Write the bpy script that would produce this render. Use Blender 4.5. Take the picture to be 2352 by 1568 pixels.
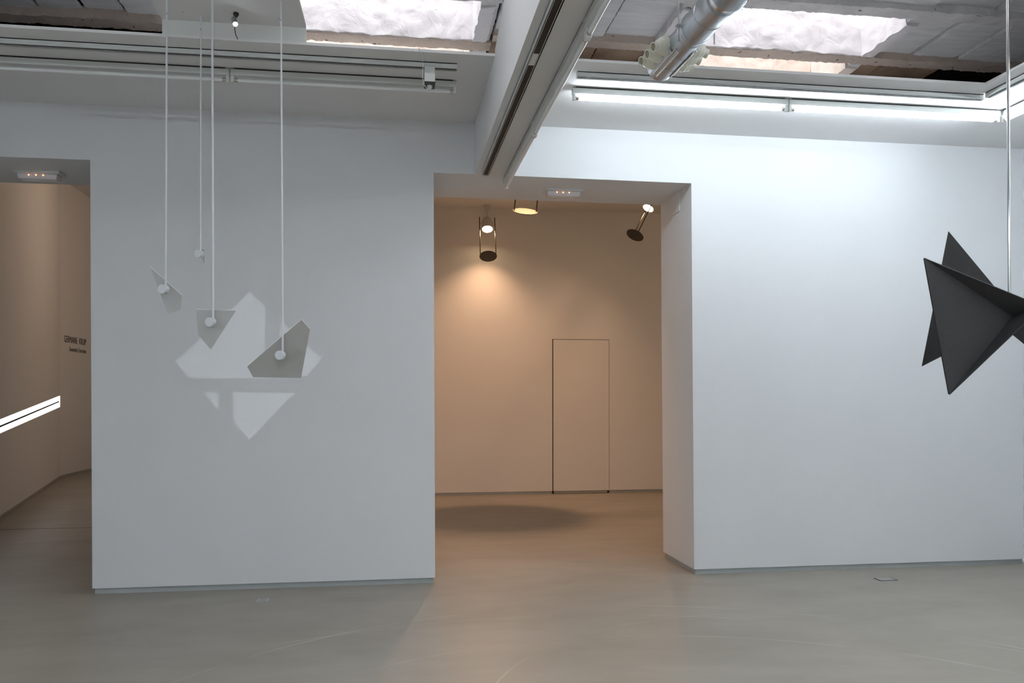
import bpy, bmesh, math, random
from mathutils import Vector, Matrix, noise
random.seed(7); noise.seed_set(5)
for o in list(bpy.data.objects): bpy.data.objects.remove(o)
S = bpy.context.scene; COL = S.collection; PI = math.pi

# ------------------------------------------------------------------ camera, world, exposure
FPX = 1893.937; CYP = 904.11; YAW = 0.14407; PITCH = 0.003606; ROLL = -0.000575
def cam_axes():
    cy, sy, cp, sp = math.cos(YAW), math.sin(YAW), math.cos(PITCH), math.sin(PITCH)
    f = Vector((sy*cp, cy*cp, sp)); r = Vector((cy, -sy, 0)); u = r.cross(f)
    cr, sr = math.cos(ROLL), math.sin(ROLL)
    return cr*r+sr*u, cr*u-sr*r, f
R_, U_, F_ = cam_axes(); EYE = Vector((0, 0, 1.5))
cd = bpy.data.cameras.new('camera'); cam = bpy.data.objects.new('camera', cd); COL.objects.link(cam)
m = Matrix((R_, U_, -F_)).transposed().to_4x4(); m.translation = EYE; cam.matrix_world = m
cd.sensor_width = 36; cd.lens = 36*FPX/2352; cd.shift_y = (CYP-784)/2352; cd.clip_start = .05
S.camera = cam
S.view_settings.view_transform = 'Standard'; S.view_settings.look = 'None'
S.view_settings.exposure = 0.34; S.view_settings.gamma = 1; S.view_settings.use_curve_mapping = False
wd = bpy.data.worlds.new('sky'); S.world = wd; wd.use_nodes = True
bgn = wd.node_tree.nodes['Background']; bgn.inputs[0].default_value = (.93, .965, 1, 1); bgn.inputs[1].default_value = 6.2   # overcast daylight
TUBE_W = 47.0     # lit fluorescent tubes
SPOT_W = 19.5      # halogen spots of the back room

def at(px, py, **k):            # the point of a world plane seen at a pixel of the photograph (measuring aid)
    d = F_ + R_*((px-1176)/FPX) - U_*((py-CYP)/FPX)
    if 'Y' in k: t = k['Y']/d.y
    elif 'Z' in k: t = (k['Z']-1.5)/d.z
    elif 'X' in k: t = k['X']/d.x
    else:
        a, n = k['p'], k['n']; t = (a-EYE).dot(n)/d.dot(n)
    return EYE + d*t

# ------------------------------------------------------------------ materials
def mat(name, col, rough=.6, metal=0, spec=.5, emit=None, es=0, noise_s=0, noise_a=.0, bump=0, bump_s=30, specks=0, streak=None, alpha=None):
    m = bpy.data.materials.new(name); m.use_nodes = True; n = m.node_tree.nodes; l = m.node_tree.links; b = n['Principled BSDF']
    b.inputs['Base Color'].default_value = (*col, 1); b.inputs['Roughness'].default_value = rough; b.inputs['Metallic'].default_value = metal
    b.inputs['Specular IOR Level'].default_value = spec
    if emit: b.inputs['Emission Color'].default_value = (*emit, 1); b.inputs['Emission Strength'].default_value = es
    if noise_s or bump:
        tc = n.new('ShaderNodeTexCoord'); mp = n.new('ShaderNodeMapping'); l.new(tc.outputs['Object'], mp.inputs[0])
        if streak: mp.inputs['Scale'].default_value = streak
    last = None
    if noise_s:
        t = n.new('ShaderNodeTexNoise'); t.inputs['Scale'].default_value = noise_s; t.inputs['Detail'].default_value = 8; t.inputs['Roughness'].default_value = .6
        l.new(mp.outputs[0], t.inputs[0])
        r = n.new('ShaderNodeValToRGB'); r.color_ramp.elements[0].position = .3; r.color_ramp.elements[1].position = .7
        a = 1-noise_a; r.color_ramp.elements[0].color = (col[0]*a, col[1]*a, col[2]*a, 1); c2 = 1+noise_a*.5
        r.color_ramp.elements[1].color = (min(1, col[0]*c2), min(1, col[1]*c2), min(1, col[2]*c2), 1)
        l.new(t.outputs[0], r.inputs[0]); last = r.outputs[0]
    if specks:
        t2 = n.new('ShaderNodeTexNoise'); t2.inputs['Scale'].default_value = 17; t2.inputs['Detail'].default_value = 3; l.new(mp.outputs[0], t2.inputs[0])
        r2 = n.new('ShaderNodeValToRGB'); r2.color_ramp.elements[0].position = specks; r2.color_ramp.elements[1].position = specks+.02
        r2.color_ramp.elements[0].color = (1, 1, 1, 1); r2.color_ramp.elements[1].color = (.25, .22, .2, 1); l.new(t2.outputs[0], r2.inputs[0])
        mx = n.new('ShaderNodeMix'); mx.data_type = 'RGBA'; mx.blend_type = 'MULTIPLY'; mx.inputs[0].default_value = 1
        if last: l.new(last, mx.inputs[6])
        else: mx.inputs[6].default_value = (*col, 1)
        l.new(r2.outputs[0], mx.inputs[7]); last = mx.outputs[2]
    if last: l.new(last, b.inputs['Base Color'])
    if bump:
        tb = n.new('ShaderNodeTexNoise'); tb.inputs['Scale'].default_value = bump_s; tb.inputs['Detail'].default_value = 9; tb.inputs['Distortion'].default_value = .8; l.new(mp.outputs[0], tb.inputs[0])
        bp = n.new('ShaderNodeBump'); bp.inputs['Strength'].default_value = bump; bp.inputs['Distance'].default_value = .02
        l.new(tb.outputs[0], bp.inputs['Height']); l.new(bp.outputs[0], b.inputs['Normal'])
    return m
M = {}
M['wall'] = mat('white_wall_paint', (.785, .795, .812), .75, spec=.3, noise_s=1.2, noise_a=.02, bump=.03, bump_s=90)
M['soffit'] = mat('white_soffit_paint', (.80, .80, .80), .8, spec=.2, noise_s=.8, noise_a=.02)
M['warmwall'] = mat('back_room_wall_paint', (.78, .775, .76), .85, spec=.2, noise_s=1, noise_a=.02)
M['base'] = mat('grey_baseboard_paint', (.43, .46, .46), .45, noise_s=5, noise_a=.08)
M['plaster'] = mat('rough_white_plaster', (.86, .83, .835), .9, spec=.1, noise_s=4, noise_a=.07, bump=1, bump_s=6, specks=.76)
M['plaster_warm'] = mat('pinkish_bounce_plaster', (.84, .76, .71), .9, spec=.1, noise_s=4, noise_a=.08, bump=1, bump_s=7, specks=.74)  # pink tint carries warm bounced daylight in the far shafts
M['joist_warm'] = mat('beige_bounce_joist', (.62, .52, .45), .9, spec=.1, noise_s=5, noise_a=.12, bump=.7, bump_s=18, specks=.68)  # warm bounced daylight tinted into the joist colour
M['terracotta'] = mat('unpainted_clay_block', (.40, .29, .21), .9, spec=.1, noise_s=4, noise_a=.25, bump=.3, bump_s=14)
M['joist'] = mat('whitewashed_joist', (.80, .79, .79), .9, spec=.1, noise_s=5, noise_a=.15, bump=.7, bump_s=18, specks=.69)
M['block'] = mat('painted_ceiling_block', (.84, .84, .85), .85, spec=.15, noise_s=3, noise_a=.14, bump=.25, bump_s=14, streak=(.6, 4, 1), specks=.78)
M['void'] = mat('dark_ceiling_void', (.035, .03, .028), .95, spec=0, noise_s=4, noise_a=.3)
M['brick'] = mat('old_brown_masonry', (.20, .16, .13), .95, spec=0, noise_s=6, noise_a=.35, bump=.6, bump_s=20)
M['white'] = mat('white_enamel', (.74, .75, .73), .35, noise_s=2, noise_a=.02)
M['track'] = mat('white_track_enamel', (.66, .68, .66), .4, noise_s=2, noise_a=.02)
M['slot'] = mat('dark_track_slot', (.02, .014, .012), .6, noise_s=9, noise_a=.2)
M['tube_off'] = mat('unlit_tube_glass', (.82, .84, .84), .12, spec=.7, noise_s=2, noise_a=.01)
M['tube_on'] = mat('lit_tube_glass', (.9, .9, .9), .3, emit=(.84, .93, 1.0), es=TUBE_W, noise_s=2, noise_a=.01)
M['cap'] = mat('brass_tube_cap', (.55, .5, .45), .3, metal=.9, noise_s=30, noise_a=.1)
M['steel'] = mat('galvanised_steel', (.55, .59, .63), .42, metal=1, noise_s=7, noise_a=.22, streak=(3, .5, 3), bump=.08, bump_s=20)
M['chrome'] = mat('polished_steel', (.72, .72, .72), .12, metal=1, noise_s=9, noise_a=.05)
M['rail'] = mat('bright_aluminium_rail', (.8, .8, .79), .25, metal=1, noise_s=9, noise_a=.05)
M['nozzle'] = mat('cream_plastic', (.80, .80, .70), .4, noise_s=6, noise_a=.04)
M['nozzle_in'] = mat('olive_nozzle_inside', (.30, .28, .17), .6, noise_s=6, noise_a=.1)
M['black'] = mat('black_plastic', (.012, .012, .012), .4, noise_s=9, noise_a=.1)
M['darkmetal'] = mat('bronze_black_disc_metal', (.035, .026, .018), .45, metal=.3, noise_s=12, noise_a=.15)
M['darkrod'] = mat('dark_polished_rod', (.10, .08, .06), .2, metal=1, noise_s=12, noise_a=.1)
M['disc_face'] = mat('pale_disc_face', (.10, .085, .065), .6, noise_s=25, noise_a=.1)
M['rodwhite'] = mat('white_lacquered_rod', (.74, .77, .80), .35, noise_s=5, noise_a=.02)
M['plate'] = mat('grey_lacquered_plate', (.54, .55, .54), .45, noise_s=2, noise_a=.03)
M['plate_brown'] = mat('brownish_grey_plate', (.40, .395, .375), .45, noise_s=2, noise_a=.03)
M['plate_edge'] = mat('white_edge_glint', (.9, .9, .9), .3, noise_s=3, noise_a=.01)
M['sculpt'] = mat('charcoal_matte_sheet', (.030, .030, .030), .62, spec=.35, noise_s=60, noise_a=.15, bump=.05, bump_s=200)
M['lens'] = mat('frosted_cover', (.74, .70, .72), .25, noise_s=3, noise_a=.02)
M['amber'] = mat('amber_diode', (1, .4, .1), .4, emit=(1, .33, .08), es=9, noise_s=3, noise_a=.01)
M['led'] = mat('cold_led_lens', (1, 1, 1), .3, emit=(.85, .92, 1), es=60, noise_s=3, noise_a=.01)
M['halo'] = mat('halogen_lens', (1, .9, .8), .3, emit=(1, .72, .42), es=45, noise_s=3, noise_a=.01)
M['strip'] = mat('opening_glow', (1, 1, 1), .3, emit=(.97, .98, 1), es=3.0, noise_s=3, noise_a=.01)
M['ink'] = mat('dark_vinyl_lettering', (.035, .03, .028), .6, noise_s=9, noise_a=.05)
M['hatch'] = mat('steel_floor_hatch', (.36, .37, .36), .4, metal=.5, noise_s=9, noise_a=.1)
M['lampbody'] = mat('white_spot_housing', (.62, .60, .56), .45, noise_s=4, noise_a=.03)
M['gap'] = mat('dark_shadow_gap', (.03, .027, .024), .9, noise_s=4, noise_a=.1)

def floor_material():
    m = bpy.data.materials.new('polished_concrete'); m.use_nodes = True; n = m.node_tree.nodes; l = m.node_tree.links; b = n['Principled BSDF']
    tc = n.new('ShaderNodeTexCoord'); mp = n.new('ShaderNodeMapping'); l.new(tc.outputs['Object'], mp.inputs[0]); mp.inputs['Scale'].default_value = (.5, 1.0, 1)
    t = n.new('ShaderNodeTexNoise'); t.inputs['Scale'].default_value = 1.6; t.inputs['Detail'].default_value = 9; t.inputs['Roughness'].default_value = .62; t.inputs['Distortion'].default_value = .6
    l.new(mp.outputs[0], t.inputs[0])
    r = n.new('ShaderNodeValToRGB'); e = r.color_ramp.elements
    e[0].position = .25; e[0].color = (.262, .238, .198, 1); e[1].position = .75; e[1].color = (.340, .312, .266, 1)
    l.new(t.outputs[0], r.inputs[0])
    # faint curved scuffs left by the trowel
    def mm(op, a, b_=None):
        q = n.new('ShaderNodeMath'); q.operation = op
        for i, v in enumerate((a, b_)):
            if v is None: continue
            if isinstance(v, (int, float)): q.inputs[i].default_value = v
            else: l.new(v, q.inputs[i])
        return q.outputs[0]
    t3 = n.new('ShaderNodeTexNoise'); t3.inputs['Scale'].default_value = 1.3; t3.inputs['Detail'].default_value = 4; l.new(tc.outputs['Object'], t3.inputs[0])
    tot = None
    for cx, cy, R, w in ((1.244, 2.858, 2.925, .018), (.971, 1.888, 3.669, .012), (2.26, 3.553, 1.873, .010), (1.3, 2.4, 2.62, .012)):
        d = n.new('ShaderNodeVectorMath'); d.operation = 'DISTANCE'; l.new(tc.outputs['Object'], d.inputs[0]); d.inputs[1].default_value = (cx, cy, 0)
        k = mm('MAXIMUM', mm('SUBTRACT', 1.0, mm('DIVIDE', mm('ABSOLUTE', mm('SUBTRACT', d.outputs['Value'], R)), w)), 0.0)
        tot = k if tot is None else mm('ADD', tot, k)
    fade = mm('MULTIPLY', mm('MAXIMUM', mm('SUBTRACT', t3.outputs[0], .43), 0.0), 5.5)
    arc = mm('MINIMUM', mm('MULTIPLY', tot, fade), 1.0)
    mx = n.new('ShaderNodeMix'); mx.data_type = 'RGBA'; l.new(mm('MULTIPLY', arc, .42), mx.inputs[0])
    l.new(r.outputs[0], mx.inputs[6]); mx.inputs[7].default_value = (.50, .48, .43, 1); l.new(mx.outputs[2], b.inputs['Base Color'])
    t2 = n.new('ShaderNodeTexNoise'); t2.inputs['Scale'].default_value = 5; t2.inputs['Detail'].default_value = 6; l.new(mp.outputs[0], t2.inputs[0])
    mr = n.new('ShaderNodeMapRange'); mr.inputs[3].default_value = .34; mr.inputs[4].default_value = .52; l.new(t2.outputs[0], mr.inputs[0]); l.new(mr.outputs[0], b.inputs['Roughness'])
    b.inputs['Specular IOR Level'].default_value = .45
    bp = n.new('ShaderNodeBump'); bp.inputs['Strength'].default_value = .05; bp.inputs['Distance'].default_value = .01; l.new(t2.outputs[0], bp.inputs['Height']); l.new(bp.outputs[0], b.inputs['Normal'])
    return m
M['floor'] = floor_material()

# ------------------------------------------------------------------ mesh helpers
class MB:
    def __init__(s): s.b = bmesh.new()
    def box(s, x0, x1, y0, y1, z0, z1):
        v = [s.b.verts.new((x, y, z)) for z in (z0, z1) for y in (y0, y1) for x in (x0, x1)]
        for f in ((0, 2, 3, 1), (4, 5, 7, 6), (0, 1, 5, 4), (2, 6, 7, 3), (0, 4, 6, 2), (1, 3, 7, 5)): s.b.faces.new([v[i] for i in f])
        return s
    def prism(s, pts, d):               # closed polygon (3D points) pushed along vector d
        d = Vector(d); a = [s.b.verts.new(p) for p in pts]; c = [s.b.verts.new(Vector(p)+d) for p in pts]; n = len(pts)
        s.b.faces.new(a); s.b.faces.new(c[::-1])
        for i in range(n): s.b.faces.new((a[i], a[(i+1) % n], c[(i+1) % n], c[i]))
        return s
    def tube(s, pts, r, seg=16, caps=True):     # round bar through points; r a number or one per point
        pts = [Vector(p) for p in pts]; rs = r if isinstance(r, (list, tuple)) else [r]*len(pts); rings = []
        d0 = (pts[1]-pts[0]).normalized(); a = d0.orthogonal().normalized()
        for i, p in enumerate(pts):
            d = (pts[min(i+1, len(pts)-1)]-pts[max(i-1, 0)]).normalized(); a = (a-d*a.dot(d)).normalized(); c = d.cross(a)
            rings.append([s.b.verts.new(p+(a*math.cos(2*PI*k/seg)+c*math.sin(2*PI*k/seg))*rs[i]) for k in range(seg)])
        for i in range(len(rings)-1):
            for k in range(seg): s.b.faces.new((rings[i][k], rings[i][(k+1) % seg], rings[i+1][(k+1) % seg], rings[i+1][k]))
        if caps: s.b.faces.new(rings[0][::-1]); s.b.faces.new(rings[-1])
        return s
    def lathe(s, o, d, prof, seg=28):           # profile of (distance along d, radius)
        o = Vector(o); d = Vector(d).normalized(); a = d.orthogonal().normalized(); c = d.cross(a); rings = []
        for t, r in prof: rings.append([s.b.verts.new(o+d*t+(a*math.cos(2*PI*k/seg)+c*math.sin(2*PI*k/seg))*max(r, 1e-4)) for k in range(seg)])
        for i in range(len(rings)-1):
            for k in range(seg): s.b.faces.new((rings[i][k], rings[i][(k+1) % seg], rings[i+1][(k+1) % seg], rings[i+1][k]))
        s.b.faces.new(rings[0][::-1]); s.b.faces.new(rings[-1])
        return s
    def rough(s, x0, x1, y0, y1, z0, z1, step=.06, amp=.006, seed=0, f=9):   # box with uneven hand-made faces
        n0 = len(s.b.verts); faces = []
        def grid(o, u, v):
            o, u, v = Vector(o), Vector(u), Vector(v); nu = max(1, int(u.length/step)); nv = max(1, int(v.length/step))
            g = [[s.b.verts.new(o+u*(i/nu)+v*(j/nv)) for j in range(nv+1)] for i in range(nu+1)]
            for i in range(nu):
                for j in range(nv): s.b.faces.new((g[i][j], g[i+1][j], g[i+1][j+1], g[i][j+1]))
        X, Y, Z = x1-x0, y1-y0, z1-z0
        grid((x0, y0, z0), (0, Y, 0), (X, 0, 0)); grid((x0, y0, z1), (X, 0, 0), (0, Y, 0))
        grid((x0, y0, z0), (X, 0, 0), (0, 0, Z)); grid((x0, y1, z0), (0, 0, Z), (X, 0, 0))
        grid((x0, y0, z0), (0, 0, Z), (0, Y, 0)); grid((x1, y0, z0), (0, Y, 0), (0, 0, Z))
        s.b.verts.ensure_lookup_table()
        for v in list(s.b.verts)[n0:]:
            p = v.co*f+Vector((seed*7.1, seed*3.3, 0))
            q = noise.noise_vector(p)*amp*.55 + noise.noise_vector(p*.35)*amp*.5 + noise.noise_vector(p*2.6)*amp*.8
            v.co += q
        return s
    def build(s, name, mt, parent=None, smooth=False, bevel=0, weld=False):
        if weld: bmesh.ops.remove_doubles(s.b, verts=s.b.verts, dist=1e-5)
        bmesh.ops.recalc_face_normals(s.b, faces=s.b.faces)
        me = bpy.data.meshes.new(name); s.b.to_mesh(me); s.b.free()
        for k in (mt if isinstance(mt, list) else [mt]): me.materials.append(M[k])
        o = bpy.data.objects.new(name, me); COL.objects.link(o)
        if parent is not None: o.parent = parent; o.matrix_parent_inverse = Matrix.Translation(-parent.location)
        if smooth:
            for p in me.polygons: p.use_smooth = True
            try: me.set_sharp_from_angle(angle=math.radians(35))
            except Exception: pass
        if bevel:
            b = o.modifiers.new('bevel', 'BEVEL'); b.width = bevel; b.segments = 2; b.limit_method = 'ANGLE'
        return o
def tag(o, label, cat, group=None):
    o['label'] = label; o['category'] = cat
    if group: o['group'] = group
    return o
def thing(name, loc, label, cat, group=None):
    o = bpy.data.objects.new(name, None); o.location = loc; o.empty_display_size = .05; COL.objects.link(o)
    return tag(o, label, cat, group)
def struct(o): o['kind'] = 'structure'; return o
def copy_tree(o, loc, label, group=None):
    c = o.copy(); COL.objects.link(c); c.location = loc; c['label'] = label
    if group: c['group'] = group
    for ch in list(o.children):
        d = ch.copy(); COL.objects.link(d); d.parent = c
        for g in list(ch.children): e = g.copy(); COL.objects.link(e); e.parent = d
    return c

# ------------------------------------------------------------------ dimensions (metres)
W = 6.665; WT = 7.466            # front and back face of the partition wall
ZS = 3.721; SI = 5.331           # soffit underside, soffit inner edge
ZD = 3.301                       # head of the two passages = underside of the centre beam
XR = 5.6; XL = -4.7; YB = -4.6   # right, left and rear wall of the gallery
XSR = 4.186                      # inner edge of the right soffit
ZL = .044                        # gap below the plasterboard where the baseboard sits
ZC = 4.6                         # underside of the old joists
BX0, BX1 = .663, .961            # centre beam

# ------------------------------------------------------------------ floor, walls
struct(MB().box(-9, 9, -6, 20, -.15, 0).build('floor', 'floor'))
dl, dlb = -2.276, -2.257; m1, m1b = .329, .341; m2, m2b = 2.498, 2.518
LD = -4.2
b = MB()
out = [(XL, ZL), (LD, ZL), (LD, 3.301), (dl, 3.304), (dlb, ZL), (m1b, ZL), (m1, 3.308), (m2, 3.300), (m2b, ZL), (XR+.2, ZL), (XR+.2, ZS+.02), (XL, ZS+.02)]
b.prism([(x, W, z) for x, z in out], (0, WT-W, 0))
struct(b.build('wall_back', 'wall'))
for nm, x0, x1 in (('baseboard_left', dlb+.014, m1b-.014), ('baseboard_right', m2b+.013, XR), ('baseboard_far_left', XL, LD-.01)):
    struct(MB().box(x0, x1, W+.014, WT-.014, 0, ZL).build(nm, 'base'))
struct(MB().box(XR, XR+.2, YB, W+.1, ZL, ZS+.02).build('wall_right', 'wall'))
struct(MB().box(XR+.014, XR+.2, YB, W, 0, ZL).build('baseboard_right_side', 'base'))
struct(MB().box(XL-.2, XL, YB, WT, 0, ZC+.3).build('wall_left', 'wall'))
struct(MB().box(XL-.2, XR+.2, YB-.2, YB, 0, ZC+.3).build('wall_front', 'wall'))
# upper shell of the old building above the soffits
struct(MB().box(7.4, 7.6, YB-.2, 8.9, 3.0, ZC+.6).build('wall_upper_right', 'brick'))
struct(MB().rough(-6.6, 7.6, 8.75, 8.95, 4.42, ZC+.6, .2, .01, 3).build('wall_upper_back', 'brick'))
struct(MB().box(XL-2, XL-1.8, YB-.2, 8.9, 3.0, ZC+.6).build('wall_upper_left', 'brick'))
struct(MB().box(XR+.2, 7.6, YB-.2, 8.9, ZS-.3, ZS-.2).build('ceiling_void_floor_right', 'void'))
struct(MB().box(XL-2, XL-.2, YB-.2, 7.4, ZS-.3, ZS-.2).build('ceiling_void_floor_left', 'void'))
struct(MB().box(5.62, 7.4, YB-.2, YB, 3, ZC+.6).build('wall_upper_front', 'brick'))

# soffits
struct(MB().box(XL, XR, SI, W+.3, ZS, ZS+.018).build('ceiling_soffit_back', 'soffit'))
struct(MB().box(XSR, XR, YB, SI-.0005, ZS, ZS+.018).build('ceiling_soffit_right', 'soffit'))
struct(MB().box(XL, XL+1.3, YB, SI-.0005, ZS, ZS+.018).build('ceiling_soffit_left', 'soffit'))
struct(MB().box(XL+1.3, XSR, YB, YB+1.3, ZS, ZS+.018).build('ceiling_soffit_front', 'soffit'))
# centre beam box: the underside is level with the passage heads; its top follows the old ceiling
bt = [(W-.0005, ZS+.016), (SI, ZS+.02), (5.378, ZS+.022), (4.885, 3.875), (3.2, 4.28), (2.0, 4.56), (YB, 4.56), (YB, ZD), (W-.0005, ZD)]
bt = [(W-.0005, ZS-.0005), (SI-.001, ZS-.0005), (SI-.001, 3.764), (4.885, 3.875), (3.2, 4.28), (2.0, 4.56), (YB+1.301, 4.56), (YB+1.301, ZS-.001), (YB, ZS-.001), (YB, ZD), (W-.0005, ZD)]
struct(MB().prism([(BX0, y, z) for y, z in bt], (BX1-BX0, 0, 0)).build('ceiling_beam', 'soffit'))

# ------------------------------------------------------------------ old ceiling: slab with two skylights and added fill openings, joists, flat blocks
def cell(b, x0, x1, y0, y1, hole):
    if hole is None: b.box(x0, x1, y0, y1, ZC+.10, ZC+.34)
    else:
        if hole[0] > x0: b.box(x0, hole[0], y0, y1, ZC+.10, ZC+.34)
        if hole[1] < x1: b.box(hole[1], x1, y0, y1, ZC+.10, ZC+.34)
XMID = .86
bays = [(-6.6, XMID, 7.175, .165, (-1.25, .69), (-1.62, .74)), (XMID, 7.5, 6.995, .15, (2.42, 4.235), (2.3, 4.40))]
slab = MB(); blocks = MB(); clay = MB(); PITCHJ = .915; jn = 0
for bi, (x0, x1, jy, jw, hole, plz) in enumerate(bays):
    rows = []
    FILL_ROWS = (-10, -9, -7, -6, -4)  # extra skylight rows out of view, added for soft fill
    for k in range(-13, 3):
        y0 = jy+k*PITCHJ
        if y0 > 8.75: break
        if y0+jw < YB-.3: continue
        o = MB().rough(x0, x1, y0, y0+jw, ZC, ZC+.17, .024 if k > -3 else .3, .010, k+bi*20, 14).build('ceiling_joist', 'joist_warm' if k == 0 else 'joist', weld=True, smooth=True); struct(o)
        ye = min(y0+PITCHJ, 8.78); h = hole if k in (-1, 0) or k in FILL_ROWS else None
        slab_y = (y0, ye)
        cell(slab, x0, x1, y0, ye, (h[0]-.1, h[1]+.1) if h else None)
        # flat blocks between two joists, each a little out of level with its neighbour
        x = x0+random.uniform(-.3, 0)+.0
        gaps = {0: [], 1: []}
        edges = [x0]
        if bi == 1:
            pat = [1.30, 1.83, 2.32, 4.37 if k != -1 else 4.40, 4.745 if k == -1 else 4.62, 5.2, 5.75, 6.4, 7.0] if k in (-1, 0) else [1.45, 2.1, 2.75, 3.3, 3.78, 4.34, 4.87, 5.4, 6.0, 6.6]
        else:
            pat = [-5.9, -5.1, -4.4, -3.7, -3.25, -2.85, -2.5, -2.17, -1.75, -1.35, .78] if k in (-1, 0) else [-5.7, -5, -4.3, -3.7, -3.1, -2.5, -1.9, -1.3, -.7, -.1, .45]
        pat = [x0]+[p for p in pat if x0 < p < x1]+[x1]
        for a, c in zip(pat[:-1], pat[1:]):
            if h and a < h[1] and c > h[0]:
                if a < h[0]-.05: c = h[0]
                elif c > h[1]+.05: a = h[1]
                else: continue
            if k >= 0 and (a > 5.1 or c < -1.3): continue     # blocks missing near the edges: dark void
            g = random.uniform(.007, .018); dz = random.uniform(0, .055 if bi == 0 else .035)
            if a+g < c-g:
                ya, yb = y0+jw-.02, ye+.02; zz = ZC+.035+dz; near = k > -3
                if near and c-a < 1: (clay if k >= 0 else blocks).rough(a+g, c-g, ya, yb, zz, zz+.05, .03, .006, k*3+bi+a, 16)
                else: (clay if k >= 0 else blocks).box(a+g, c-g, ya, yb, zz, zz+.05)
struct(slab.build('ceiling', 'void'))
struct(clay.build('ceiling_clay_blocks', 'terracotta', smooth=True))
struct(blocks.build('ceiling_blocks', 'block', smooth=True))
def shaft(x0, x1, y0, y1, seed, top=6.1, pm='plaster'):
    s = MB(); t = .12; z0 = ZC-.005; st = .03
    if y1 < 5: st = .3; top = 5.4; t = .08
    s.rough(x0-t, x1+t, y1, y1+.035, ZC+.012, top, st, .016, seed, 5)
    s.rough(x0-t, x1+t, y0-t*.4, y0, z0+.06, top, st, .016, seed+1, 5)
    s.rough(x1, x1+t, y0, y1, z0, top, st, .016, seed+2, 5)
    s.rough(x0-t, x0, y0, y1, z0, top, st, .016, seed+3, 5)
    return struct(s.build('wall_skylight_shaft', pm, weld=True, smooth=True))
for bi, (x0, x1, jy, jw, hole, plz) in enumerate(bays):
    shaft(hole[0], hole[1], jy-PITCHJ+jw+.10, jy-.02, 11+bi*9)
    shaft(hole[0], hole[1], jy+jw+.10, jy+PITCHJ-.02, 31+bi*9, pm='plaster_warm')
    for k in FILL_ROWS: shaft(hole[0], hole[1], jy+k*PITCHJ+jw+.02, jy+(k+1)*PITCHJ-.02, k+90)
    # plaster margin between the skylight and the first blocks
    for ya, yb in ((jy-PITCHJ+jw, jy), (jy+jw, jy+PITCHJ)):
        if bi == 1: struct(MB().rough(hole[1]+.015, 4.37, ya, yb, ZC+.02, ZC+.09, .03, .009, 51).build('ceiling_plaster_margin', 'joist', smooth=True))
        struct(MB().rough(plz[0]-.0, hole[0]-.01, ya, yb, ZC+.02, ZC+.09, .03, .009, 55).build('ceiling_plaster_margin', 'joist', smooth=True))
        if bi == 0: struct(MB().rough(hole[1]+.01, .84, ya, yb, ZC+.02, ZC+.09, .03, .009, 57).build('ceiling_plaster_margin', 'joist', smooth=True))
# roof around the skylight heads so that daylight only enters through them
rf = MB()
for bi, (x0, x1, jy, jw, hole, plz) in enumerate(bays):
    xa, xb = (-7, .79) if bi == 0 else (.79, 7.8); ha, hb = hole[0]-.1, hole[1]+.1
    rf.box(xa, ha, YB-.3, 9, ZC+.36, ZC+.46); rf.box(hb, xb, YB-.3, 9, ZC+.36, ZC+.46)
    y = YB-.3
    for k in list(FILL_ROWS)+[-1]:
        ya = jy+k*PITCHJ+jw-.04; yb = jy+(k+1)*PITCHJ+.04
        if k == -1: yb = jy+PITCHJ+.06
        rf.box(ha, hb, y, ya, ZC+.36, ZC+.46); y = yb
    rf.box(ha, hb, y, 9, ZC+.36, ZC+.46)
struct(rf.build('ceiling_roof', 'void'))

# ------------------------------------------------------------------ rooms behind the partition
YF = 12.524
d1a, d1b, dz = 2.446, 3.352, 2.392
b = MB()
pts = [(-1.1, ZL), (d1a, ZL), (d1a, dz), (d1b, dz), (d1b, ZL), (7.0, ZL), (7.0, 4.385), (-1.1, 4.385)]
b.prism([(x, YF, z) for x, z in pts], (0, .2, 0)); struct(b.build('wall_far', 'warmwall'))
struct(MB().box(d1a-.02, d1b+.02, YF+.06, YF+.2, 0, dz+.02).build('wall_door_recess', 'gap'))
struct(MB().box(d1a+.018, d1b-.006, YF-.002, YF+.05, ZL-.004, dz-.008).build('door_1', 'warmwall', bevel=.002))
struct(MB().box(d1a+.03, d1b-.03, YF+.012, YF+.05, .006, ZL-.012).build('baseboard_door', 'base'))
struct(MB().box(-1.1, d1a-.004, YF+.014, YF+.2, 0, ZL).build('baseboard_far_left_room', 'base'))
struct(MB().box(d1b+.004, 7, YF+.014, YF+.2, 0, ZL).build('baseboard_far_right_room', 'base'))
struct(MB().box(7.0, 7.2, WT, YF+.2, 0, 4.385).build('wall_far_right', 'warmwall'))
struct(MB().box(-1.3, -1.1, WT, 19.0, 0, 5.55).build('wall_room_divider', 'warmwall'))
struct(MB().box(-1.1, 7.2, WT, YF+.2, 4.385, 4.42).build('ceiling_back_room', 'warmwall'))
struct(MB().box(XR+.2, 7.2, WT-.2, WT, 0, 4.385).build('wall_back_room_front', 'warmwall'))
struct(MB().box(XL, 7.2, WT-.1, WT, ZS+.02, 4.385).build('wall_above_partition', 'warmwall'))
# hall behind the left passage: long wall bends beside the lettering
P0 = Vector((-4.755, 10.897, 0)); P1 = Vector((-6.085, 16.31, 0)); dd = (P1-P0).normalized(); PN = P0-dd*3.75
nn = Vector((dd.y, -dd.x, 0))
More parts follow.
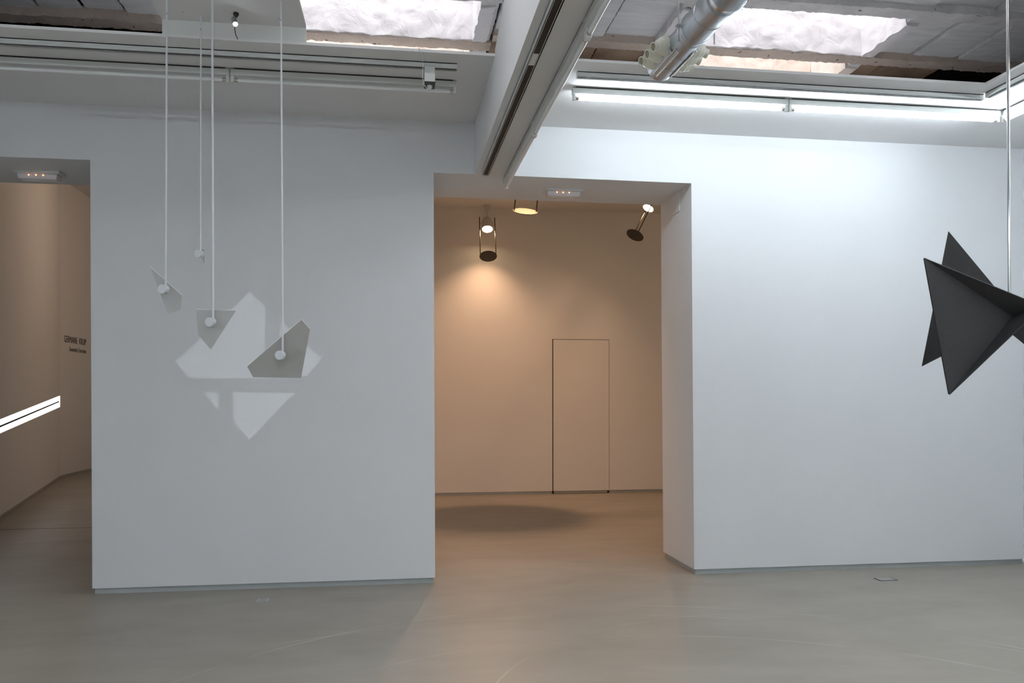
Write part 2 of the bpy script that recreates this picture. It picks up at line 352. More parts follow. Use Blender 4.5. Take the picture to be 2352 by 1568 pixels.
# opening in the first stretch of wall, filled by a glowing panel
q0t, q0b, q1t, q1b = [at(x, y, p=P0, n=nn) for x, y in ((0, 963), (0, 995), (141, 907), (141, 933))]
def along(p): return (Vector((p.x, p.y, 0))-P0).dot(dd)
s0, s1 = along(q0t), along(q1t); L1 = (P1-P0).length; s1 = min(s1, L1-.02)
sl_t = (q1t.z-q0t.z)/(along(q1t)-s0); sl_b = (q1b.z-q0b.z)/(along(q1b)-s0)
zt = lambda s: q0t.z+sl_t*(s-s0); zb = lambda s: q0b.z+sl_b*(s-s0)
sa = -2.2
def wp(s, z): p = P0+dd*s; return (p.x, p.y, z)
b = MB(); back = -nn*.15; TOPH = 5.55
for poly in ([wp(-3.75, ZL), wp(L1, ZL), wp(L1, zb(s1)), wp(s1, zb(s1)), wp(sa, zb(sa)), wp(-3.75, zb(sa))],
             [wp(-3.75, zb(sa)), wp(sa, zb(sa)), wp(sa, zt(sa)), wp(-3.75, zt(sa))],
             [wp(s1, zb(s1)), wp(L1, zb(s1)), wp(L1, zt(s1)), wp(s1, zt(s1))],
             [wp(-3.75, zt(sa)), wp(sa, zt(sa)), wp(s1, zt(s1)), wp(L1, zt(s1)), wp(L1, TOPH), wp(-3.75, TOPH)]):
    b.prism(poly, back)
struct(b.build('wall_hall_left', 'warmwall', weld=True))
struct(MB().box(-6.285, -6.085, 16.31, 19.0, ZL, TOPH).build('wall_hall_end_left', 'warmwall'))
bb = -nn*.014
struct(MB().prism([Vector(wp(-3.75, 0))+bb, Vector(wp(L1, 0))+bb, Vector(wp(L1, ZL))+bb, Vector(wp(-3.75, ZL))+bb], -nn*.1).build('baseboard_hall', 'base'))
struct(MB().box(-6.2, -6.099, 16.31, 19, 0, ZL).build('baseboard_hall_end', 'base'))
struct(MB().box(-6.3, -1.1, 19.0, 19.2, 0, TOPH).build('wall_hall_far', 'warmwall'))
struct(MB().box(-6.4, -1.1, 9.0, 19.2, TOPH, TOPH+.05).build('ceiling_hall', 'warmwall'))
struct(MB().box(-6.4, -1.1, WT, 9.0, 4.36, 4.41).build('ceiling_hall_low', 'warmwall'))
struct(MB().box(-6.4, -1.1, 8.95, 9.0, 4.41, TOPH).build('wall_hall_riser', 'warmwall'))
fs = at(0, 1216, Z=0)
struct(MB().box(-5.5, -1.3, fs.y, fs.y+.008, 0, .0015).build('trim_1', 'gap'))
# added glowing panel in place of the bright room behind the opening
t = thing('bright_wall_opening', wp(0, 1.1), 'long bright white opening slanting across the hall wall at left', 'light')
MB().prism([wp(sa+.01, zb(sa)+.004), wp(s1-.01, zb(s1)+.004), wp(s1-.01, zt(s1)-.004), wp(sa+.01, zt(sa)-.004)], -nn*.01).build('glow_panel', 'strip', t)
for o in t.children: o.location -= -nn*0 - (-nn)*.03
zm = lambda s: zb(s)+(zt(s)-zb(s))*.47
o = MB().prism([Vector(wp(sa+.01, zm(sa)-.011)), Vector(wp(s1-.15, zm(s1)-.011)), Vector(wp(s1-.15, zm(s1)+.011)), Vector(wp(sa+.01, zm(sa)+.011))], -nn*.012).build('dividing_bar', 'gap', t); o['label'] = 'thin dark bar along the slot'
# lettering on the hall wall
tl = thing('wall_lettering', (-6.084, 17.0, 2.5), 'two lines of small dark lettering on the beige hall wall', 'lettering')
def letters(txt, y0, y1, z, h, nm):
    c = bpy.data.curves.new(nm, 'FONT'); c.body = txt; c.size = 1; c.extrude = .002
    o = bpy.data.objects.new(nm, c); COL.objects.link(o); bpy.context.view_layer.update()
    me = bpy.data.meshes.new_from_object(o.evaluated_get(bpy.context.evaluated_depsgraph_get())); bpy.data.objects.remove(o)
    xs = [v.co.x for v in me.vertices]; caph = .729*1.0
    kx = (y1-y0)/(max(xs)-min(xs)); kz = h/.70; mn = min(xs)
    for v in me.vertices: x, y, e = v.co; v.co = (e, y0+(x-mn)*kx, z+y*kz)
    me.materials.clear(); me.materials.append(M['ink'])
    o = bpy.data.objects.new(nm, me); COL.objects.link(o); o.location = (-6.0835, 0, 0); o.parent = tl; o.matrix_parent_inverse = Matrix.Translation(-tl.location)
letters('GERMAINE', 16.49, 17.13, 2.535, .125, 'first_word'); letters('KRUIP', 17.24, 17.60, 2.535, .125, 'second_word')
letters('Geometric', 16.73, 17.17, 2.375, .085, 'title_word'); letters('Exercises', 17.22, 17.60, 2.375, .085, 'title_word')

# ------------------------------------------------------------------ lamps and tracks under the soffits and the beam
def batten(nm_loc, axis, a, b_, c, ztop, lit, label, group, single=False):
    """fluorescent batten along axis from a to b_, centred on c, hung under ztop"""
    L = b_-a
    def bx(mb, u0, u1, v0, v1, z0, z1):
        return mb.box(u0, u1, v0, v1, z0, z1) if axis == 'x' else mb.box(v0, v1, u0, u1, z0, z1)
    pt = lambda u, v, z: (u, v, z) if axis == 'x' else (v, u, z)
    t = thing('fluorescent_batten', pt((a+b_)/2, c, ztop), label, 'light', group)
    bx(MB(), a+.002, b_-.002, c-.024, c+.024, ztop-.05, ztop-.009).build('housing', 'track', t, bevel=.004)
    bx(MB(), a+.03, b_-.03, c-.020, c+.020, ztop-.009, ztop).build('shadow_gap_strip', 'gap', t)  # dark strip painted in for the shade above the housing
    for u0, u1 in ((a+.004, a+.026), (b_-.026, b_-.004)):
        s = MB(); bx(s, u0, u1, c-.015, c+.015, ztop-.095, ztop-.045); s.build('socket', 'white', t, bevel=.004)
    tb = MB().tube([pt(a+.05, c, ztop-.077), pt(b_-.05, c, ztop-.077)], .013, 20).build('tube', 'tube_on' if lit else 'tube_off', t, smooth=True)
    for u0, u1 in ((a+.027, a+.05), (b_-.05, b_-.027)):
        MB().tube([pt(u0, c, ztop-.077), pt(u1, c, ztop-.077)], .0134, 16).build('end_cap', 'cap', tb, smooth=True)
    return t
YBT = 5.79
batten(0, 'x', -1.085, .45, YBT, ZS, False, 'unlit tube lamp under the left soffit, nearest the centre beam', 'unlit tube lamps')
batten(0, 'x', -2.62, -1.087, YBT, ZS, False, 'unlit tube lamp under the left soffit, cut by the left photo edge', 'unlit tube lamps')
batten(0, 'x', 1.275, 2.92, YBT, ZS, True, 'glowing tube lamp on the right soffit beside the centre beam', 'lit tube lamps')
batten(0, 'x', 2.922, 4.665, YBT, ZS, True, 'glowing tube lamp on the right soffit ending at the room corner', 'lit tube lamps')
for i in range(4):  # unseen lit row added as fill for the left bay
    batten(0, 'y', 1.6-1.52*i, 3.1-1.52*i, -3.95, ZS, True, 'added fill tube lamp, %s from the back wall on the soffit beside the left wall' % ['first', 'second', 'third', 'fourth'][i], 'lit tube lamps')
yy = [5.80, 4.28, 2.76, 1.24, -.28, -1.8]
for i, (y1, y0) in enumerate(zip(yy[:-1], yy[1:])):
    batten(0, 'y', y0+.002, y1, 4.70, ZS, True, 'glowing tube lamp running toward the viewer from the right corner' if i == 0 else 'glowing tube lamp, %s from the right corner in the side wall row' % ['first', 'second', 'third', 'fourth', 'fifth'][i], 'lit tube lamps')
for i, (x0, x1) in enumerate(zip([-4.3, -2.78, -1.26, 1.3, 2.82], [-2.79, -1.27, .25, 2.81, 4.33])):  # another unseen lit row, added as fill from behind
    batten(0, 'x', x0, x1, -3.45, ZS, True, 'added fill tube lamp, %s from the left on the soffit behind the viewer' % ['first', 'second', 'third', 'fourth', 'fifth'][i], 'lit tube lamps')
yy = [6.72, 5.33, 3.84, 2.34]
lb = ['unlit tube lamp on the centre beam, over the passage end', 'unlit tube lamp on the middle of the centre beam', 'unlit tube lamp on the centre beam cut by the top photo edge']
for i, (y1, y0) in enumerate(zip(yy[:-1], yy[1:])):
    batten(0, 'y', y0+.002, y1, .925, ZD, False, lb[i], 'unlit tube lamps')

def track(axis, a, b_, c, ztop, label, w=.036, h=.040):
    def bx(mb, u0, u1, v0, v1, z0, z1):
        return mb.box(u0, u1, v0, v1, z0, z1) if axis == 'x' else mb.box(v0, v1, u0, u1, z0, z1)
    loc = ((a+b_)/2, c, ztop) if axis == 'x' else (c, (a+b_)/2, ztop)
    t = thing('lighting_track', loc, label, 'track', 'power tracks')
    s = MB(); bx(s, a, b_, c-w/2, c-w/2+.003, ztop-h, ztop); bx(s, a, b_, c+w/2-.006, c+w/2, ztop-h, ztop); bx(s, a, b_, c-w/2, c+w/2, ztop-.006, ztop)
    bx(s, a, b_, c-w/2, c-w/2+.006, ztop-h, ztop-h+.003); bx(s, a, b_, c+w/2-.009, c+w/2, ztop-h, ztop-h+.003)
    bx(s, a-.003, a, c-w/2, c+w/2, ztop-h, ztop); bx(s, b_, b_+.003, c-w/2, c+w/2, ztop-h, ztop)
    s.build('rail', 'track', t)
    s = MB(); bx(s, a, b_, c-w/2+.004, c+w/2-.007, ztop-h+.006, ztop-.006); s.build('contact_strip', 'slot', t)
    return t
track('x', -4.5, .425, 5.50, ZS, 'long power track under the left soffit')
track('x', 1.252, 4.30, 5.512, ZS, 'power track along the right soffit above the glowing tubes')
track('y', -3.2, 5.46, 4.31, ZS, 'power track under the side soffit at the right corner')
tb_ = track('y', -2.5, 6.52, .733, ZD, 'power track under the centre beam', w=.048)
MB().box(.718, .748, 4.18, 4.33, ZD-.036, ZD-.028).build('track_connector', 'white', tb_, bevel=.002)

# device on the left track
cx = .245
t = thing('presence_sensor', (cx, 5.50, ZS-.034), 'white box sensor with black front clipped to the left soffit track', 'sensor')
MB().box(cx-.035, cx+.035, 5.474, 5.526, ZS-.085, ZS-.030).build('track_adapter', 'track', t, bevel=.003)
MB().tube([(cx+.018, 5.478, ZS-.073), (cx+.018, 5.466, ZS-.073)], .012, 20).build('adapter_knob', 'white', t, smooth=True)
MB().box(cx-.036, cx+.036, 5.445, 5.54, ZS-.145, ZS-.085).build('body', 'white', t, bevel=.005)
MB().box(cx-.035, cx+.035, 5.4445, 5.538, ZS-.160, ZS-.145).build('black_window', 'black', t)
MB().lathe((cx, 5.480, ZS-.160), (0, 0, -1), [(0, .017), (.012, .015), (.024, .009), (.026, .004)]).build('cone', 'white', t, smooth=True)
tag(MB().tube([(cx-.075, 5.345, ZS+.03), (cx-.07, 5.322, ZS+.012), (cx-.062, 5.320, ZS-.005), (cx-.048, 5.40, ZS-.02), (cx-.046, 5.43, ZS-.06), (cx-.05, 5.44, ZS-.12), (cx-.036, 5.45, ZS-.17), (cx-.015, 5.47, ZS-.185), (cx, 5.484, ZS-.177)], .0022, 8).build('cable', 'white', smooth=True),
    'thin white cable looping from the soffit edge to the box sensor', 'cable')

# ------------------------------------------------------------------ mobile panel with LED spot and hanging pieces
ZP = 3.828
t = thing('mounting_panel', (-.972, 4.8, ZP), 'white horizontal ceiling panel with an upright board that carries the hanging rods', 'panel')
MB().prism([(-1.412, 3.9, ZP), (-.552, 3.9, ZP), (-.539, SI+.001, ZP), (-1.405, SI+.001, ZP)], (0, 0, .02)).build('panel_board', 'soffit', t)
MB().box(-1.405, -.539, SI+.002, SI+.02, ZS+.0185, ZP).build('upright_board', 'white', t)
for px, py in ((419, 27), (641, 43), (515, 23)):
    p = at(px, py, Z=ZP); MB().tube([p, p-Vector((0, 0, .003))], .004, 10).build('screw_head', 'cap', t)
tag(MB().box(-1.395, -.55, 4.0, 5.25, ZP+.021, ZP+.05).build('panel_batten_frame', 'soffit'), 'wooden frame hidden on top of the mounting panel', 'frame')

p = at(542, 30, Z=ZP)
t = thing('led_spotlight', p, 'small lit black spotlight under the white mounting panel', 'spotlight')
MB().lathe(p, (0, 0, -1), [(0, .017), (.012, .017), (.02, .010), (.026, .009)]).build('base', 'black', t, smooth=True)
h = at(541, 57, Y=p.y-.03)
aim = (Vector((-.35, 4.2, 2.0))-h).normalized()
bk = MB(); bk.tube([p+Vector((-.012, 0, -.02)), p+Vector((-.022, -.002, -.03)), h+Vector((-.022, .02, .014))], .0035, 8)
bk.build('bracket', 'steel', t, smooth=True)
hd = MB().lathe(h-aim*.055, aim, [(0, .012), (.004, .016), (.045, .0165), (.05, .018)]).build('head', 'steel', t, smooth=True)
MB().lathe(h-aim*.005, aim, [(0, .012), (.003, .012), (.006, .008)]).build('lens', 'led', hd)
tag(MB().tube([at(539.5, 60, Y=h.y+.06), at(539.5, 68, Y=5.19), at(541, 79, Y=5.24), at(546, 90, Y=5.335)], .0028, 8).build('black_cable', 'black', smooth=True),
    'short black cable hanging from the lit spotlight to the soffit edge', 'cable')
# added masked spot draws the mobile's reflected light: a rhomb with dark bars
def light(name, kind, loc, energy, col, rot=None, **k):
    ld = bpy.data.lights.new(name, kind); ld.energy = energy; ld.color = col
    for a, v in k.items(): setattr(ld, a, v)
    o = bpy.data.objects.new(name, ld); COL.objects.link(o); o.location = loc
    if rot is not None: o.rotation_mode = 'QUATERNION'; o.rotation_quaternion = Vector(rot).to_track_quat('-Z', 'Y')
    return o
LED_L = Vector((h.x+.03, 5.14, h.z-.05))
lp = light('reflection_spot', 'SPOT', LED_L, 60, (.86, .93, 1), (0, 1, 0), shadow_soft_size=.0005, spot_size=math.radians(150), spot_blend=0)
D = W-LED_L.y
def gobo(ld):
    ld.use_nodes = True; n = ld.node_tree.nodes; l = ld.node_tree.links; em = n['Emission']
    tc = n.new('ShaderNodeTexCoord'); sp = n.new('ShaderNodeSeparateXYZ'); l.new(tc.outputs['Normal'], sp.inputs[0])
    def mth(op, a, b_=None, c=None):
        q = n.new('ShaderNodeMath'); q.operation = op
        for i, v in enumerate((a, b_, c)):
            if v is None: continue
            if isinstance(v, (int, float)): q.inputs[i].default_value = v
            else: l.new(v, q.inputs[i])
        return q.outputs[0]
    az = mth('ABSOLUTE', sp.outputs['Z'])
    X = mth('MULTIPLY_ADD', mth('DIVIDE', sp.outputs['X'], az), D, LED_L.x)
    Z = mth('MULTIPLY_ADD', mth('DIVIDE', sp.outputs['Y'], az), D, LED_L.z)
    def half(a, b_, soft=.012):      # 1 left of the line a->b
        ax, ay = a; bx, by = b_; dx, dy = bx-ax, by-ay; q = math.hypot(dx, dy); nx, ny = -dy/q, dx/q
        s = mth('MULTIPLY_ADD', X, nx/soft, (-ax*nx-ay*ny)/soft+.5); s2 = mth('MULTIPLY_ADD', Z, ny/soft, s)
        return mth('MINIMUM', mth('MAXIMUM', s2, 0.0), 1.0)
    def poly(px):
        pts = [(at(x, y, Y=W).x, at(x, y, Y=W).z) for x, y in px]
        A = sum(pts[i][0]*pts[(i+1) % len(pts)][1]-pts[(i+1) % len(pts)][0]*pts[i][1] for i in range(len(pts)))
        if A < 0: pts = pts[::-1]
        r = None
        for i in range(len(pts)):
            hh = half(pts[i], pts[(i+1) % len(pts)]); r = hh if r is None else mth('MULTIPLY', r, hh)
        return r
    tot = None
    for px in ([(403, 831), (573.5, 670.5), (609.8, 704), (608.5, 868), (434.8, 868)], [(644.5, 734), (738, 825), (706, 863), (642, 867)],
               [(466, 900.5), (500.5, 901), (500.5, 940)], [(536, 901), (676, 902), (573.5, 1008), (536, 969)]):
        r = poly(px); tot = r if tot is None else mth('ADD', tot, r)
    # even brightness across the wall patch: undo the cosine and distance fall-off
    cz = mth('POWER', az, -3.0)
    l.new(mth('MULTIPLY', mth('MULTIPLY', tot, cz), .155), em.inputs['Strength'])
gobo(lp.data)

def mobile(rod_top_px, ytop, puck_px, pr, plate_px, lean, lab, rr=.0058, dial=1, joint=True, sideways=0, edges=((0, 1),), off=.062, pm='plate'):
    top = at(*rod_top_px, Z=ZP) if ytop is None else at(rod_top_px[0], rod_top_px[1], Y=ytop)
    Y = top.y; top.z = ZP
    pk = at(*puck_px, Y=Y)
    t = thing('hanging_mobile', top, lab, 'mobile', 'mobile pieces hung from the white panel')
    rod_bot = at(puck_px[0]+dial, puck_px[1]-1, Y=Y)
    MB().tube([top, rod_bot], rr, 14).build('rod', 'rodwhite', t, smooth=True)
    if joint:
        q = top+(rod_bot-top)*.055
        MB().tube([q+Vector((0, 0, .009)), q-Vector((0, 0, .009))], rr*1.25, 12).build('rod_coupling', 'rodwhite', t, smooth=True)
        MB().tube([q+Vector((0, -rr*.8, 0)), q+Vector((0, -rr*1.45, 0))], .0026, 8).build('set_screw', 'black', t)
    ax = Vector((-.33, -1, -.06)).normalized()
    f = pk+ax*.022+Vector((-pr*.0, 0, 0))
    MB().lathe(f, -ax, [(0, pr*.97), (.0015, pr), (.036, pr), (.0375, pr*.97)], 40).build('round_weight', 'rodwhite', t, smooth=True)
    MB().tube([f-ax*.036, f-ax*(off+.002)], .0055, 12).build('clamp_pin', 'rodwhite', t, smooth=True)
    # polygonal plate leaning over the weight
    pc = f-ax*off; c, s = math.cos(lean), math.sin(lean)
    n = Vector((sideways, -c, -s)).normalized()
    pts = [at(x, y, p=pc, n=n) for x, y in plate_px]
    pl = MB(); pl.prism(pts, -n*.004); o = pl.build('plate', [pm, 'plate_edge'], t)
    for fc in o.data.polygons:
        if abs(fc.normal.dot(n)) < .5: fc.material_index = 1
    for i, j in edges:  # white bars and side faces hold the lit glint of the plate edges
        MB().tube([pts[i]-n*.002, pts[j]-n*.002], .0024, 8).build('edge_glint', 'plate_edge', t)
    return t
mobile((383.5, -4), None, (376.5, 664), .0262, [(344, 611.5), (418, 678), (415.6, 711), (385.7, 720.7)], math.radians(15), 'hanging mobile leftmost, a small kite-shaped grey plate under its rod', dial=4, sideways=.15, pm='plate')
mobile((461.5, 38), None, (458.5, 582.5), .0235, [(451, 571), (470.5, 571), (471.5, 609)], math.radians(20), 'hanging mobile highest and smallest, its plate seen almost edge on', dial=2, rr=.005, sideways=.3, edges=((0, 1), (1, 2)))
mobile((487.5, -20), 4.93, (484.5, 739.5), .0265, [(450, 710), (542.5, 712.5), (484.5, 802.7), (455, 769)], math.radians(14), 'hanging mobile with a downward-pointing grey plate straight at its top', dial=5, rr=.0066, joint=False)
mobile((645.5, 3), None, (644.5, 815.5), .0265, [(567.4, 841), (692.3, 733.5), (712, 755.5), (691.7, 867.7), (581.4, 865.8)], math.radians(11), 'hanging mobile lowest and rightmost with the largest brownish grey plate', dial=5, rr=.0058, off=.075, pm='plate_brown', edges=((0, 1), (1, 2)))

# ------------------------------------------------------------------ dark folded sculpture on a polished rod
Y0 = 3.6
A, B, C = at(2123, 593, Y=3.58), at(2180, 905, Y=3.56), at(2393, 703, Y=3.62)
Dp = at(2325, 726, Y=3.70)
t = thing('folded_sculpture', at(2318, 668, Y=3.78), 'charcoal sculpture of folded triangular sheets hanging at the right edge', 'sculpture')
def shell(nm, tris, th=.006):
    b = MB()
    for tr in tris:
        n = (tr[1]-tr[0]).cross(tr[2]-tr[0]).normalized()
        if n.y > 0: n = -n
        b.prism(tr, -n*th)
    return b.build(nm, 'sculpt', t)
shell('folded_sheet', [(A, B, Dp), (A, Dp, C), (B, C, Dp)])
E_, F2, G_ = at(2179, 531, Y=3.98), at(2118, 841, Y=3.92), at(2342, 727, Y=3.86)
shell('folded_sheet', [(E_, F2, G_)])
H1, H2, H3 = at(2262, 717, Y=3.95), at(2440, 861, Y=3.75), at(2480, 640, Y=3.85)
shell('folded_sheet', [(H1, H2, G_), (G_, H2, H3)])
rt = at(2315, 0, Y=3.84); rb = at(2319, 670, Y=3.84)
MB().tube([Vector((rb.x-.012, 3.84, ZC+.03)), Vector((rb.x, 3.84, 1.93))], .0078, 20).build('rod', 'chrome', t, smooth=True)
MB().lathe((rb.x-.012, 3.84, ZC+.03), (0, 0, -1), [(0, .04), (.008, .04), (.012, .02)]).build('ceiling_rose', 'chrome', t, smooth=True)

# ------------------------------------------------------------------ ventilation duct
pe = at(1515.5, 187, Y=5.03); r1 = .082
zc = pe.z+r1
ax0 = Vector((pe.x, 5.03, zc)); dv = Vector((.035, -1, 0)).normalized(); side = Vector((1, .035, 0)).normalized(); up = Vector((0, 0, 1))
DP = lambda s, a=0, u=0: ax0+dv*s+side*a+up*u
t = thing('ventilation_duct', ax0, 'galvanised steel spiral duct with cream air nozzles hanging below the skylight', 'duct')
prof = [(0, r1*.97), (.004, r1+.002), (.02, r1+.002)]
for s in (.17, .34, .51): prof += [(s-.004, r1), (s, r1+.003), (s+.004, r1)]
prof += [(.62, r1)]
MB().lathe(ax0, dv, prof, 48).build('pipe_section', 'steel', t, smooth=True)
r2 = .089; prof = [(.56, r2), (.565, r2+.003), (.60, r2+.003)]
for s in (.76,): prof += [(s-.004, r2), (s, r2+.003), (s+.004, r2)]
prof += [(.86, r2), (.865, r2+.003), (.93, r2+.003)]
MB().lathe(ax0, dv, prof, 48).build('pipe_section', 'steel', t, smooth=True)
MB().lathe(ax0, dv, [(.93, r2-.006), (.95, r2-.006), (.99, r2-.004), (1.03, r2+.004)], 48).build('bright_collar', 'rail', t, smooth=True)
r3 = .100; prof = [(1.0, r3), (1.005, r3+.004), (1.03, r3+.004), (1.04, r3)]
for s in (1.22, 1.42, 1.62, 1.82, 2.2, 2.6, 3.0): prof += [(s-.004, r3), (s, r3+.003), (s+.004, r3)]
prof += [(5.5, r3)]
MB().lathe(ax0, dv, prof, 48).build('pipe_section', 'steel', t, smooth=True)
def rails(s0, s1, r):
    for sg in (-1, 1):
        ang = math.radians(-52 if sg > 0 else -128); c = Vector((math.cos(ang), 0, math.sin(ang)))
        d = side*c.x+up*c.z; tn = dv.cross(d)
        b = MB()
        for w in (-.013, .013):
            b.tube([DP(s0)+d*(r+.006)+tn*w, DP(s1)+d*(r+.006)+tn*w], .004, 8)
        b.build('rail', 'rail', t, smooth=True)
        b = MB(); b.prism([DP(s0)+d*(r+.001)+tn*.013, DP(s0)+d*(r+.001)-tn*.013, DP(s1)+d*(r+.001)-tn*.013, DP(s1)+d*(r+.001)+tn*.013], d*.003); b.build('rail_bed', 'steel', t)
rails(.06, .43, r1); rails(1.10, 1.9, r3)
def nozzles(s0, r, n=3):
    for sg in (-1, 1):
        b = MB()
        prof = []
        # curved grey saddle plate on the flank
        K = 8; pts = []
        for k in range(K+1):
            a_ = math.radians(-50+75*k/K); pts.append(side*sg*math.cos(a_)*(r+.004)+up*math.sin(a_)*(r+.004))
        for k in range(K): b.prism([DP(s0-.05)+pts[k], DP(s0-.05)+pts[k+1], DP(s0+.26)+pts[k+1], DP(s0+.26)+pts[k]], side*sg*.006)
        b.build('saddle_plate', 'steel', t)
        for k in range(n):
            o = DP(s0+k*.105)+side*sg*(r+.003); d = (side*sg*1.0+dv*(.30 if sg < 0 else -.1)-up*.28).normalized()
            nz = MB().lathe(o, d, [(-.01, .055), (.014, .057), (.020, .053), (.036, .051), (.040, .046), (.060, .040), (.070, .032), (.076, .026), (.098, .0275), (.098, .0225), (.07, .02)], 32).build('air_nozzle', 'nozzle', t, smooth=True)
            MB().lathe(o+d*.072, d, [(0, .0195), (.018, .0215)], 20).build('nozzle_bore', 'nozzle_in', nz)
nozzles(.12, r1); nozzles(1.22, r3)
for s, r in ((.585, r2), (2.6, r3)):
    MB().lathe(DP(s-.012), dv, [(0, r+.005), (.024, r+.005)], 48).build('clamp_ring', 'steel', t, smooth=True)
    for sg in (-1, 1):
        q = DP(s)+side*sg*(r+.018)
        b = MB(); b.prism([q+side*-.016+dv*-.014, q+side*.016+dv*-.014, q+side*.016+dv*.014, q+side*-.016+dv*.014], up*.008); b.build('clamp_ear', 'steel', t)
        MB().tube([q+up*-.085, Vector((q.x, q.y, ZC+.03))], .0042, 10).build('threaded_rod', 'steel', t, smooth=True)

# ------------------------------------------------------------------ emergency lights in the passage heads, jamb hatch, floor sockets
def emergency(x0, x1, y0, y1, label):
    t = thing('emergency_light', ((x0+x1)/2, (y0+y1)/2, ZD), label, 'light', 'emergency lights')
    MB().box(x0, x1, y0, y1, ZD-.018, ZD+.006).build('base_tray', 'white', t, bevel=.004)
    cx, cy = (x0+x1)/2, (y0+y1)/2; w, d = (x1-x0)/2-.018, (y1-y0)/2-.014; z = ZD-.018
    b = MB(); k = .80
    lo = [(cx-w, cy-d), (cx+w, cy-d), (cx+w, cy+d), (cx-w, cy+d)]; k = .9; hi = [(cx-w*.94, cy-d*k), (cx+w*.94, cy-d*k), (cx+w*.94, cy+d*k), (cx-w*.94, cy+d*k)]
    v = [b.b.verts.new((x, y, z)) for x, y in lo]+[b.b.verts.new((x, y, z-.042)) for x, y in hi]
    for f in ((0, 1, 2, 3), (7, 6, 5, 4), (0, 4, 5, 1), (1, 5, 6, 2), (2, 6, 7, 3), (3, 7, 4, 0)): b.b.faces.new([v[i] for i in f])
    c = b.build('cover', 'lens', t, bevel=.005)
    for dx in (-.062, -.008, .046):
        MB().lathe((cx+dx, cy-d*.93, z-.013), (0, -1, 0), [(0, .004), (.004, .0038), (.006, .002)], 12).build('amber_diode', 'amber', t)
    b = MB().box(cx-w*.7, cx+w*.7, cy-d*.3, cy+d*.3, z-.0445, z-.0418).build('bottom_strip', 'white', t)
emergency(1.305, 1.64, 6.985, 7.12, 'emergency light with orange diodes over the centre passage')
emergency(-2.975, -2.635, 7.03, 7.16, 'emergency light with orange diodes over the left passage')
jp = [at(1562, 462, X=2.4985), at(1562.5, 484, X=2.4985)]
tag(MB().box(2.490, 2.503, jp[0].y, jp[0].y+.20, jp[1].z, jp[0].z+.10).build('access_cover', 'wall', bevel=.0015), 'small white square cover high on the right jamb of the centre passage', 'cover')
def hatch(px0, px1, yy0, yy1, label, nm='floor_socket', fm='gap'):
    a = at(px0, yy1, Z=0); c = at(px1, yy0, Z=0)
    x0, x1, y0, y1 = a.x, c.x, a.y, c.y
    t = thing(nm, ((x0+x1)/2, (y0+y1)/2, 0), label, 'floor socket', 'floor sockets')
    MB().box(x0, x1, y0, y1, 0, .0015).build('frame', fm, t); MB().box(x0+.012, x1-.012, y0+.008, y1-.008, 0, .003).build('lid', 'hatch', t)
hatch(2022, 2046, 1326.5, 1334, 'small square floor socket lid in front of the right wall')
hatch(588, 619, 1374, 1382.5, 'small rectangular floor socket lid in front of the left wall', fm='base')

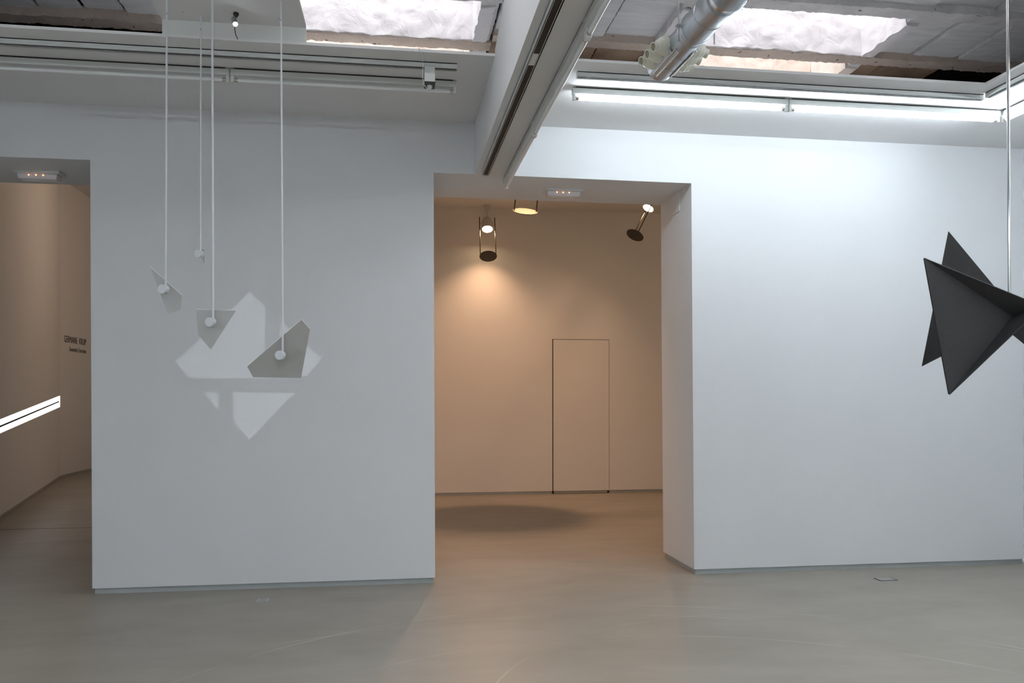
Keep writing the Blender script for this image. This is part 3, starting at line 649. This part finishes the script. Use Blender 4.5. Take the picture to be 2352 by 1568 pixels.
# ------------------------------------------------------------------ projecting spots of the back room, all aimed at one floor spot
TGT = Vector((1.27, 10.15, 0))
def spot(lens, disc_r, gap, lr, ceil, label, power, aim=None, cone=128):
    d = ((aim or TGT)-lens).normalized()
    t = thing('shadow_spotlight', (lens.x, lens.y, ceil), label, 'spotlight', 'spotlights with round shadow discs')
    hv = lens-d*.20
    MB().lathe(hv, d, [(0, lr*.35), (.012, lr*.62), (.05, lr*.92), (.10, lr*1.0), (.20, lr*1.08), (.203, lr*1.0), (.19, lr*.95)], 36).build('housing', 'lampbody', t, smooth=True)
    MB().lathe(lens-d*.012, d, [(0, lr*.93), (.004, lr*.9), (.008, lr*.5)], 32).build('lens', 'halo', t)
    top = Vector((hv.x, hv.y+.03, ceil))
    MB().lathe(top, (0, 0, -1), [(0, .052), (.03, .052), (.034, .046), (.062, .040), (.066, .02)], 32).build('ceiling_mount', 'lampbody', t, smooth=True)
    sd = d.cross(Vector((0, 1, 0)) if abs(d.y) < .9 else Vector((0, 0, 1))).normalized()
    if abs(d.x) < .25: sd = Vector((1, 0, 0)); sd = (sd-d*sd.dot(d)).normalized()
    else: sd = (Vector((0, 1, 0))-d*d.y).normalized()
    piv = lens-d*.09
    b = MB()
    b.tube([top-Vector((0, 0, .06)), hv-d*.02+Vector((0, 0, .02)), ], .008, 10)
    for s in (-1, 1): b.tube([hv-d*.02+Vector((0, 0, .02)), hv+sd*s*lr*.7+d*.0, piv+sd*s*lr*1.2], .005, 8)
    b.build('yoke', 'lampbody', t, smooth=True)
    dc = lens+d*gap
    for s in (-1, 1):
        off = sd*s*(disc_r*.90)
        MB().tube([lens-d*.22+off, dc+off], .007, 10).build('disc_rod', 'darkrod', t, smooth=True)
        MB().box(-.001, .001, -.001, .001, -.001, .001).b.free()
        MB().tube([piv+sd*s*lr*1.1, piv+off], .006, 8).build('rod_clip', 'lampbody', t)
    dk = MB().lathe(dc, d, [(-.003, disc_r), (.003, disc_r)], 56).build('shadow_disc', ['darkmetal', 'disc_face'], t, smooth=True)
    for f in dk.data.polygons:
        if f.normal.dot(d) < -.9: f.material_index = 1
    light('spot_beam', 'SPOT', lens+d*.012, power, (1, .58, .34), d, shadow_soft_size=.022, spot_size=math.radians(cone), spot_blend=.75)
    return t
l1 = at(1119.5, 526, Y=12.22)
spot(l1, .128, .50, .078, 4.385, 'lit spotlight with black disc and two rods, left in the passage view', SPOT_W*6)
dsc2 = at(1206.5, 485.5, Y=8.45); d2 = (TGT-dsc2).normalized()
spot(dsc2-d2*.52, .128, .52, .078, 4.385, 'disc on two dark rods seen from its lit side at the passage head', SPOT_W*6)
l3 = at(1489, 478, Y=11.45)
spot(l3, .128, .50, .078, 4.385, 'tilted lit spotlight with black disc at the right of the passage view', SPOT_W*3)
# unseen warm fill points added to brighten the hall and the back room
light('hall_fill', 'POINT', (-2.7, 14.6, 5.0), 40, (1, .70, .50), shadow_soft_size=.15)
light('room_fill', 'POINT', (5.6, 10.0, 4.0), 12, (1, .72, .48), shadow_soft_size=.12)
